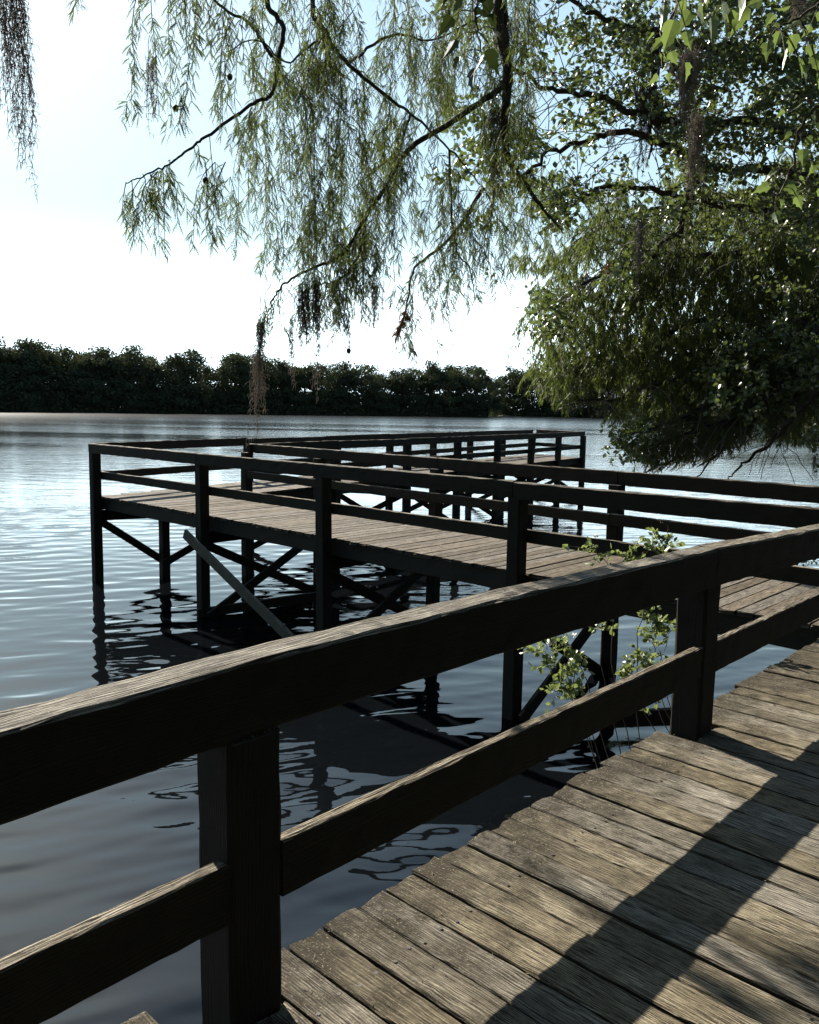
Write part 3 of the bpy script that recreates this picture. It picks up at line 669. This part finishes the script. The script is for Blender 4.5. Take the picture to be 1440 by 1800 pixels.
# ------------------------------------------------------------------ maple behind, upper right
rm = RS(41)
mp = empty('red_maple', (11.5, 8.2, 0)); tag(mp, 'leafy maple with many small rounded leaves filling the upper right corner behind the hanging cypress', 'tree')
tb = MB(); trunk = smooth_path([(11.5, 8.2, -.5), (11.3, 8.3, 2), (11, 8.4, 5), (10.6, 8.6, 9), (10.4, 8.8, 13)], 8)
tube(tb, trunk, np.linspace(.34, .12, len(trunk)), 12); tb.build('trunk', M['bark'], mp)
mb_l = [
 [(11, 8.4, 5), P(1500, 250, 10.5), P(1330, 215, 9.6), P(1190, 215, 9.2), P(1060, 175, 9), P(960, 150, 8.9), P(880, 110, 8.8)],
 [(10.9, 8.5, 5.6), P(1480, 120, 10), P(1300, 100, 9.4), P(1150, 60, 9.2), P(1020, 10, 9.0), P(930, -60, 9)],
 [(11, 8.4, 4.6), P(1500, 330, 10.4), P(1380, 300, 10), P(1240, 290, 9.6), P(1120, 235, 9.5), P(1010, 250, 9.4), P(930, 300, 9.4), P(870, 345, 9.4)],
 [(10.9, 8.5, 5.6), P(1400, -30, 9.5), P(1200, -80, 9.2), P(1000, -100, 9), P(840, -60, 9), P(770, 20, 9)],
 [(11, 8.4, 4.2), P(1500, 400, 10), P(1370, 380, 9.9), P(1200, 345, 9.8), P(1060, 330, 9.8), P(980, 380, 9.8)],
 [P(1240, 290, 9.6), P(1210, 340, 9.6), P(1190, 410, 9.7), P(1130, 440, 9.8)],
 [P(1160, 60, 9.2), P(1150, 150, 9.3), P(1140, 280, 9.4)],
 [(11.2, 8.3, 3), P(1520, 560, 10.6), P(1440, 680, 10.6), P(1390, 740, 10.8), P(1340, 790, 10.9)],
]
A = []; B = []
for b in mb_l:
    p = smooth_path(b, 8, .02, rm); tb = MB(); tube(tb, p, np.linspace(.07, .012, len(p)), 6); tb.build('branch', M['bark'], mp)
    for i in range(4, len(p) - 1):
        for s_ in range(2):
            d = unit(unit(p[i + 1] - p[i]) * .6 + rm.normal(0, .7, 3)); q = p[i]; st = rm.uniform(.06, .2)
            for j in range(6):
                e = q + d * st; A.append(q); B.append(e); d = unit(d + rm.normal(0, .2, 3)); q = e
tw = MB(); fol = MB(); thin(tw, A, B, .006, 0)
N = 5200; x = rm.uniform(735, 1520, N); y = rm.uniform(-110, 520, N); d = 8.2 + 3.4 * rm.rand(N)
nz = vnoise(x, y, 42, 5) * .55 + vnoise(x, y, 17, 6) * .45
dn = np.interp(x, [735, 800, 900, 1050, 1250, 1440], [.25, .45, .62, .72, .85, .95]) * np.interp(y, [-110, 0, 300, 400, 520], [1.0, .85, .85, .6, .3])
keep = nz < dn * rm.uniform(.5, 1.05, N)
for (sx, sy, rx, ry) in ((1115, 235, 38, 26), (1130, 270, 45, 30), (1010, 12, 42, 18), (955, 480, 26, 60), (1075, 275, 30, 25), (935, 30, 20, 14), (1185, 30, 20, 16)):
    keep &= ((x - sx) / rx) ** 2 + ((y - sy) / ry) ** 2 > 1
cl = PN(x[keep], y[keep], d[keep])
# low, paler leafy sprays at the right edge over the water
N2 = 260; x2 = rm.uniform(1240, 1500, N2); y2 = rm.uniform(560, 800, N2); k2 = y2 < np.interp(x2, [1240, 1500], [700, 815]) 
cl = np.concatenate([cl, PN(x2[k2], y2[k2], 9.9 + 2 * rm.rand(k2.sum()))])
N3 = 60; cl = np.concatenate([cl, PN(rm.uniform(1095, 1125, N3), rm.uniform(735, 800, N3), 10.9 + .6 * rm.rand(N3)), PN(rm.uniform(955, 990, 40), rm.uniform(510, 590, 40), 10 + rm.rand(40))])
nl = 13; n = len(cl); print('maple clusters', n)
az = rm.uniform(0, 6.28, n); d = unit(np.stack([np.cos(az), np.sin(az), rm.uniform(-.7, .5, n)], -1)); e = cl + d * rm.uniform(.18, .4, (n, 1)); thin(tw, cl, e, .003, 0)
i = np.repeat(np.arange(n), nl); s = rm.rand(len(i))[:, None]; base = cl[i] + (e[i] - cl[i]) * s + rm.normal(0, .035, (len(i), 3))
dr = unit(rm.normal(size=base.shape) * [1, 1, .6] + [0, 0, -.55])
leaves(fol, base, dr, rm.uniform(.045, .085, len(i)), 0, rm, tone=rm.beta(1.2, 3, len(i)), fat=.36)
fol.build('foliage', M['leaf'], mp); tw.build('twigs', M['twig'], mp)

# ------------------------------------------------------------------ near maple sprigs, top right and top middle
LOBE = np.array([(0, 0), (.12, .0), (.25, .04), (.29, .16), (.38, .34), (.25, .38), (.22, .48), (.24, .64), (.10, .74), (.0, 1.05)])
def maple_leaf(mb, c, d, nrm, size, tone, rng):
    d = unit(d); b = unit(np.cross(nrm, d)); n_ = np.cross(d, b); half = LOBE * size
    pts = np.vstack([half, (half[1:-1] * [-1, 1])[::-1]])
    fold = np.abs(pts[:, 0]) * rng.uniform(.15, .5); curl = -(pts[:, 1] / size) ** 2 * size * rng.uniform(.05, .35)
    V = c + pts[:, :1] * b + pts[:, 1:] * d + (fold + curl)[:, None] * n_
    k = len(pts); mid = np.array([c + d * size * t_ + n_ * (-(t_ ** 2) * size * .2) for t_ in (.3, .6)])
    V = np.vstack([V, mid]); m1, m2 = k, k + 1
    L_ = list(range(10)); Rr = [0] + list(range(k - 1, 9, -1)) + [9]; f = []
    for H, fl in ((L_, 0), (Rr, 1)):
        for i in range(9):
            m_ = m1 if i < 5 else m2; t_ = [H[i], H[i + 1], m_]; f.append(t_[::-1] if fl else t_)
        t_ = [H[5], m2, m1]; f.append(t_)
    mb.add(V, f, 0, smooth=False, att=tone)
def sprig(name, label, mat, path, leaves_xyd, size, seed, group=None):
    g = RS(seed); root = empty(name, path[0]); tag(root, label, 'foliage sprig', group); tb = MB(); p = smooth_path(path, 6, .003, g)
    tube(tb, p, np.linspace(.006, .002, len(p)), 5); fb = MB()
    for (x, y, d_) in leaves_xyd:
        c = P(x, y, d_); j = np.argmin(np.linalg.norm(p - c, axis=1)); st = smooth_path([p[j], (p[j] + c) / 2 + [0, 0, .01], c], 4); tube(tb, st, .0012, 4)
        dr = unit((c - p[j]) * 1.5 + np.array([g.normal(0, .04), g.normal(0, .04), -.07])); nr = g.normal(size=3) + [0, -.7, .5]
        maple_leaf(fb, c, dr, nr, size * g.uniform(.55, 1.1), g.uniform(0, 1), g)
    tb.build('stem', M['twig'], root); fb.build('leaves', mat, root); return root
g = RS(8)
L1 = [(1168, 8, 1.7), (1200, 0, 1.72), (1235, 5, 1.75), (1250, 30, 1.7), (1207, 55, 1.66), (1215, 20, 1.7), (1270, 5, 1.8), (1280, 22, 1.8), (1240, -20, 1.75), (1160, -15, 1.7), (1300, -15, 1.8), (1185, 35, 1.75), (1225, -30, 1.6), (1310, 10, 1.9), (1275, -30, 1.7)]
sprig('maple_sprig', 'cluster of large lime green leaves lit from behind at the top edge', M['leaf_big'], [P(1420, -120, 1.9), P(1330, -60, 1.85), P(1250, -30, 1.75), P(1180, -20, 1.7)], L1, .062, 3)
L2 = [(1165, 70, 2.2), (1160, 95, 2.2), (1172, 110, 2.2), (1155, 130, 2.2), (1168, 40, 2.2), (1180, 90, 2.25), (1175, 128, 2.2), (1150, 60, 2.2), (1190, 60, 2.3), (1205, 110, 2.3)]
sprig('maple_sprig', 'small hanging sprig of narrow green leaves below the big lime leaves', M['leaf_big'], [P(1230, -60, 2.4), P(1190, 10, 2.3), P(1165, 60, 2.2), P(1165, 120, 2.2)], L2, .045, 4)
L3 = [(1350, 75, 1.9), (1372, 55, 1.9), (1395, 60, 1.9), (1420, 80, 1.9), (1380, 90, 1.85), (1405, 100, 1.9), (1432, 95, 1.9), (1408, 30, 1.9), (1438, 20, 1.9), (1390, 10, 1.9), (1425, 45, 2), (1360, 25, 2), (1340, 0, 2), (1410, 115, 1.9), (1440, 130, 1.9)]
sprig('maple_sprig', 'spray of bright leaves beside the right edge near the top corner', M['leaf_big'], [P(1560, -60, 2.1), P(1480, -20, 2), P(1420, 20, 1.9), P(1370, 50, 1.9)], L3, .048, 5)
L4 = [(1380, 195, 2.1), (1410, 180, 2.1), (1432, 190, 2.1), (1390, 230, 2.1), (1420, 240, 2.1), (1400, 160, 2.1), (1380, 260, 2.2), (1412, 262, 2.1), (1440, 215, 2.1), (1365, 300, 2.2), (1352, 325, 2.2), (1385, 320, 2.2), (1405, 310, 2.2), (1372, 350, 2.2), (1362, 372, 2.2), (1400, 345, 2.2), (1430, 290, 2.2), (1440, 330, 2.2)]
sprig('maple_sprig', 'drooping sprig of pale sunlit leaves at the right edge below the corner', M['leaf_big'], [P(1560, 120, 2.2), P(1460, 170, 2.1), P(1410, 220, 2.1), P(1395, 290, 2.2), P(1365, 345, 2.2)], L4, .043, 6)
L5 = [(795, 30, 2.0), (812, 0, 2.0), (838, 10, 2.0), (862, 25, 2.0), (800, 70, 2), (846, 100, 2.), (862, 85, 2), (838, 55, 2), (808, 100, 2), (872, 55, 2), (825, -20, 2), (856, -15, 2), (836, 118, 2)]
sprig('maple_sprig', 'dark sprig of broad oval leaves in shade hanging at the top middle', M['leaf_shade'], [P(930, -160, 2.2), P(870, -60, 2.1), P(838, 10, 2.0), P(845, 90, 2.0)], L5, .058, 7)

# ------------------------------------------------------------------ Spanish moss
g = RS(77)
moss = [
 (8, -70, 3.4, 300, 28, .035, 'moss', 'long ragged strand of grey moss at the far left edge of the sky'),
 (30, -50, 3.4, 380, 22, .012, 'moss', 'thin trailing moss strand just right of the ragged one at the left edge'),
 (262, 100, 3.9, 120, 10, .012, 'moss', 'short brownish moss tip under the leftmost cypress string at the top'),
 (458, 560, 4.9, 218, 24, .010, 'moss', 'longest moss strand, hanging alone in front of the far shore down to the pier rail'),
 (513, 560, 4.9, 128, 11, .010, 'moss', 'pale moss strand just right of the longest one'),
 (560, 600, 4.9, 106, 5, .004, 'moss', 'hair thin moss thread ending over the far treetops'),
 (540, 490, 4.95, 130, 26, .014, 'moss_dark', 'dark moss tuft left of two under the low bare bough'),
 (556, 485, 4.95, 140, 30, .015, 'moss_dark', 'thick dark moss tuft hanging from the crook of the low bare bough'),
 (528, 500, 4.95, 118, 18, .012, 'moss_dark', 'slim dark moss tuft leftmost under the low bare bough'),
 (612, 555, 5.0, 85, 8, .005, 'moss_dark', 'thin moss thread carrying a cone in front of the pale sky'),
 (662, 500, 5.2, 85, 24, .022, 'moss', 'small brown grey moss tuft above the gap in the middle'),
 (875, 190, 5.2, 150, 26, .03, 'moss_dark', 'moss curtain along the thick vertical limb at the top middle'),
 (893, 40, 5.1, 120, 18, .03, 'moss_dark', 'moss wrapped high on the vertical limb at the top middle'),
 (870, 280, 5.3, 75, 16, .012, 'moss', 'pale moss wisp below the vertical limb'),
 (1134, 150, 9.2, 145, 40, .05, 'moss_dark', 'heavy dark moss bundle in the sky gap of the maple, left one'),
 (1160, 170, 9.2, 95, 26, .035, 'moss_dark', 'smaller dark moss bundle right of the heavy one'),
 (1076, 225, 9.2, 55, 10, .03, 'moss', 'faint moss wisps in front of the blue gap'),
 (1212, 90, 4.0, 120, 60, .035, 'moss', 'pale tangled moss clump beside the large lime leaves'),
 (1226, 200, 6.0, 150, 22, .03, 'moss', 'grey moss curtain below the tangled clump'),
 (1128, 380, 8.0, 140, 16, .02, 'moss', 'slender moss strand in front of the dark cypress crown'),
 (1408, -30, 4.0, 75, 22, .03, 'moss', 'tangle of pale moss in the top right corner'),
 (1433, 800, 12.2, 45, 10, .02, 'moss', 'moss strand hanging over the water at the right edge'),
]
for (x, y, d_, L_, n, sp, mt, lab) in moss:
    moss_clump(lab, P(x, y, d_), L_ / F * d_, g, n=n, spread=sp, mat=mt, r_=.0013 if d_ < 6 else .0026)
# dead rusty spray and cones
mb = MB(); tw = MB(); q = P(718, 545, 5.5); N = 120
s = g.rand(N)[:, None]; base = q + (P(697, 588, 5.5) - q) * s; blades(mb, base, g.normal(size=(N, 3)) * [.6, .6, .5] + [-.3, 0, -.8], .07, .004, 0, g, tone=g.rand(N))
tag(mb.build('dead_spray', M['rust'], origin=q), 'rusty brown dead cypress spray at the tip of a low bough', 'dead foliage')
mb = MB(); q = P(1068, 462, 9.0); N = 24; blades(mb, q + g.normal(0, .015, (N, 3)) * [1, 1, 3], g.normal(size=(N, 3)) * .3 + [0, 0, -1], .09, .008, 0, g)
tag(mb.build('dead_spray', M['rust'], origin=q), 'single red brown dead leaf tuft against the dark crown on the right', 'dead foliage')
def cone(x, y, d_, lab, st=.05):
    c = P(x, y, d_); mb = MB(); th = np.linspace(0, math.pi, 7); ph = np.linspace(0, 2 * math.pi, 9)[:-1]; V = []
    for t_ in th:
        for j, p_ in enumerate(ph):
            r_ = .014 * (1 + .12 * ((j + int(t_ * 3)) % 2)); V.append(c + r_ * np.array([math.sin(t_) * math.cos(p_), math.sin(t_) * math.sin(p_), math.cos(t_) * 1.1]))
    idx = np.arange(56).reshape(7, 8); j = np.arange(8); f = np.stack([idx[:-1, j], idx[:-1, (j + 1) % 8], idx[1:, (j + 1) % 8], idx[1:, j]], -1).reshape(-1, 4)
    mb.add(V, f); tube(mb, [c + [0, 0, st], c + [.004, 0, st * .5], c + [0, 0, .012]], .0013, 4)
    tag(mb.build('cypress_cone', M['cone'], origin=c), lab, 'cone', 'round cones on the cypress twigs')
for (x, y, d_, lab) in ((404, 135, 3.95, 'round cone highest on a cypress twig at the top left'), (309, 190, 3.9, 'round cone near the tip of the second hanging string'), (361, 317, 4.05, 'round cone on the tuft left of the curtain'), (583, 337, 4.9, 'round cone inside the hanging curtain'), (613, 617, 5.0, 'cone dangling on a thread over the far treetops')):
    cone(x, y, d_, lab, .22 if y > 600 else .05)

# ------------------------------------------------------------------ wild rose shrub between the boardwalk and the pier
def shrub(label, root_xy, shoots, seed, flowers=()):
    g = RS(seed); root = empty('rose_shrub', (root_xy[0], root_xy[1], 0)); tag(root, label, 'shrub', 'leafy rose shoots growing up beside the pier')
    sb = MB(); fb = MB()
    for pts, nleaf in shoots:
        p = smooth_path([np.array([root_xy[0] + g.normal(0, .03), root_xy[1] + g.normal(0, .03), -.3])] + [P(*q) for q in pts], 7, .008, g)
        tube(sb, p, np.linspace(.0045, .0018, len(p)), 5); m0 = int(len(p) * .35) if len(pts) > 2 else 4; A = []; B = []
        for j in range(nleaf // 6):
            i = g.randint(m0, len(p)); L = g.uniform(.05, .16); d = unit(g.normal(size=3) + [0, 0, .3]); e = p[i] + d * L; A.append(p[i]); B.append(e)
            s = np.linspace(.25, 1, 6)[:, None]; b_ = p[i] + d * L * s; leaves(fb, b_, unit(g.normal(size=(6, 3)) + d), g.uniform(.036, .060, 6), 0, g, tone=g.beta(1, 1.6, 6), fat=.36)
        thin(sb, A, B, .0015, 0)
    sb.build('stem', M['twig'], root); fb.build('leaves', M['shrub'], root)
    for (x, y, d_) in flowers:
        c = P(x, y, d_); mb = MB(); N = 5; an = np.arange(5) * 1.257 + g.rand(); dr = np.stack([np.cos(an), np.sin(an) * .6 - .3, np.sin(an) * .7 + .3], -1)
        leaves(mb, np.tile(c, (5, 1)), dr, .026, 0, g, fat=.5); mb.build('blossom', M['petal'], root)
shrub('leafy rose shoots with white blossom left of the pair seen under the big rail', (1.75, 5.75), [([(1015, 1240, 6.1), (985, 1190, 6.0), (960, 1150, 6.0), (935, 1140, 6)], 150), ([(1010, 1235, 6.1), (990, 1222, 6.0), (975, 1215, 6)], 60), ([(1020, 1220, 6), (1003, 1175, 6), (1000, 1150, 6)], 90), ([(1030, 1200, 6), (980, 1135, 6), (960, 1140, 6)], 50)], 51, [(965, 1132, 5.95), (1010, 1117, 6)])
shrub('leafy rose shoots beside the right hand railing post over the water', (2.6, 5.9), [([(1150, 1230, 6.4), (1150, 1150, 6.4), (1150, 1100, 6.3), (1130, 1080, 6.3)], 170), ([(1120, 1230, 6.3), (1110, 1180, 6.3), (1085, 1185, 6.3)], 90), ([(1170, 1220, 6.3), (1175, 1120, 6.3), (1172, 1095, 6.3)], 80), ([(1160, 1220, 6.3), (1140, 1165, 6.3), (1120, 1160, 6.3)], 90)], 52)
shrub('rose shoots with a white blossom reaching above the thick foreground rail', (2.0, 6.1), [([(1060, 1200, 6.2), (1080, 1030, 6.2), (1050, 975, 6.2), (1000, 960, 6.2)], 110), ([(1080, 1200, 6.2), (1090, 1000, 6.2), (1130, 975, 6.3), (1165, 955, 6.3), (1178, 945, 6.3)], 150), ([(1120, 1150, 6.3), (1165, 980, 6.3), (1175, 930, 6.3), (1162, 918, 6.3)], 24)], 53, [(1047, 942, 6.2)])
shrub('low rose shoots behind the pier at the right edge', (7.0, 11.5), [([(1445, 980, 10.5), (1420, 985, 10.5), (1400, 988, 10.5)], 90), ([(1450, 960, 10.5), (1435, 975, 10.5)], 60)], 54)

# ------------------------------------------------------------------ trees on the far shore
rf = RS(61)
def far_tree_mesh(seed, kind):
    g = RS(seed); mb = MB(); H = 1.; tb = MB()
    tr = smooth_path([(0, 0, -.02), (g.normal(0, .01), g.normal(0, .01), .4), (g.normal(0, .03), g.normal(0, .03), .8)], 4); tube(tb, tr, np.linspace(.017, .008, len(tr)), 6)
    lobes = []
    nl = 26 if kind == 0 else 22
    for i in range(nl):
        z = g.uniform(.06, .95) if kind == 0 else g.uniform(.2, .95)
        rr_ = (.27 if kind == 0 else .22) * math.sqrt(max(.12, 1 - ((z - .5) / .5) ** 2)); a_ = g.uniform(0, 6.28); q = rr_ * g.uniform(.35, 1.)
        lobes.append((np.array([q * math.cos(a_), q * math.sin(a_), z]), g.uniform(.085, .16)))
        lp = smooth_path([tr[min(len(tr) - 1, int(z * .8 * len(tr)))], lobes[-1][0]], 3); tube(tb, lp, .004, 4)
    n = 170
    for c, r_ in lobes:
        v = unit(g.normal(size=(n, 3))) * (g.rand(n, 1) ** .35) * r_ * [1.15, 1.15, .75]; p = c + v
        nn_ = unit(v + g.normal(0, .4 * r_, v.shape)); d, b, c_ = rot_to(nn_, g); s = g.uniform(.006, .016, (n, 1))
        V = np.stack([p + b * s, p + c_ * s * 1.2, p - b * s, p - c_ * s * .8], 1)
        mb.add(V.reshape(-1, 3), np.arange(4 * n).reshape(n, 4), 0, att=np.repeat(g.rand(n), 4))
    top = max(v[:, 2].max() for v in mb.v); mb.v = [v * [1, 1, 1 / top] for v in mb.v]; tb.v = [v * [1, 1, 1 / top] for v in tb.v]
    return mb, tb
protos = []
for k in range(7):
    mb, tb = far_tree_mesh(100 + k, 0 if k < 4 else 1)
    a_ = mb.build('crown', M['far']); b_ = tb.build('trunk', M['bark']); protos.append((a_, b_))
def top_h(x):    # crown tops on the photo, pixels above the shore line
    return 1.04 * np.interp(x, [-400, 0, 60, 120, 180, 240, 262, 330, 355, 372, 400, 440, 470, 520, 545, 570, 600, 640, 700, 760, 830, 858, 868, 900, 935, 980, 1050, 1150, 1440, 1800],
                     [118, 122, 120, 115, 113, 110, 103, 106, 98, 80, 110, 106, 98, 88, 92, 88, 96, 92, 86, 95, 90, 74, 72, 84, 88, 92, 92, 100, 130, 150])
first = [True] * 7
def plant(x, d, h, k, label, group):
    a_ = math.atan((x - 720) / F); X_, Y_ = d * math.tan(a_), d
    t = empty('far_tree', (X_, Y_, .3)); tag(t, label, 'tree', group)
    s = h; t.scale = (s * rf.uniform(.8, 1.5), s * rf.uniform(.8, 1.5), s); t.rotation_euler = (0, 0, rf.uniform(0, 6.28))
    for o in protos[k]:
        c = o if first[k] else o.copy()
        if not first[k]: COL.objects.link(c)
        c.parent = t
    first[k] = False
x = -330
while x < 1750:
    az = math.degrees(math.atan((x - 720) / F)); d = shore_r(az) * math.cos(R(az)) + rf.uniform(2, 10)
    h = top_h(x) / F * d * rf.uniform(.78, 1.06) - .3
    if x < 862: lab, grp = 'dark broad tree in the nearer row lining the far shore left of the inlet', 'trees lining the far shore left of the inlet'
    else: lab, grp = 'dark tree in the more distant row lining the shore right of the inlet', 'trees lining the shore right of the inlet'
    plant(x, d, h, rf.choice(7, p=[.22, .22, .2, .2, .06, .05, .05]), lab, grp)
    x += rf.uniform(10, 26) * (1 if x < 1100 else 1.8)
x = -330                                                            # a second row close behind, a little lower
while x < 1500:
    az = math.degrees(math.atan((x - 720) / F)); d = shore_r(az) * math.cos(R(az)) + rf.uniform(14, 34)
    h = top_h(x) / F * d * rf.uniform(.8, .96)
    if x < 862: lab, grp = 'dark tree standing behind the front row on the far shore left of the inlet', 'trees behind the front row on the far shore'
    else: lab, grp = 'dark tree standing behind the distant row right of the inlet', 'trees behind the distant row right of the inlet'
    plant(x, d, h, rf.choice(4), lab, grp); x += rf.uniform(11, 19)
# undergrowth along the foot of the far trees: one uncountable mass of leaves
mb = MB(); N = 110000; az = rf.uniform(-40, 36, N); r_ = shore_r(az) + rf.uniform(.5, 16, N); zz = rf.rand(N) ** 1.2 * (4 + 7 * rf.rand(N)); p = np.stack([r_ * np.sin(np.radians(az)), r_ * np.cos(np.radians(az)), zz + .1], -1)
d, b, c_ = rot_to(rf.normal(size=(N, 3)), rf); s = rf.uniform(.2, .5, (N, 1)); V = np.stack([p + b * s, p + c_ * s, p - b * s, p - c_ * s], 1); mb.add(V.reshape(-1, 3), np.arange(4 * N).reshape(N, 4), 0, att=np.repeat(rf.rand(N), 4))
for (bx, by, bh, bs_) in ((-6, -12, 12, 0), (-1, -14, 14, 1), (4, -13, 13, 2), (9, -10, 12, 3), (13, -5, 12, 0), (15, 1, 11, 2), (17, 6, 12, 1), (-12, -13, 13, 3), (20, 13, 12, 0)):  # out-of-view trees added to block sky light from behind
    t = empty('sky_blocker_tree', (bx, by, .4)); tag(t, 'unseen bushy tree added on the bank behind the boardwalk to dim sky light', 'tree', 'unseen trees added on the near bank to dim sky light'); t.scale = (bh * 1.2, bh * 1.2, bh)
    for o in protos[bs_]: c = o.copy(); COL.objects.link(c); c.parent = t
tag(mb.build('undergrowth', M['far']), 'dark tangled undergrowth along the foot of the far trees', 'undergrowth', kind='stuff')
print('objects', len(bpy.data.objects))
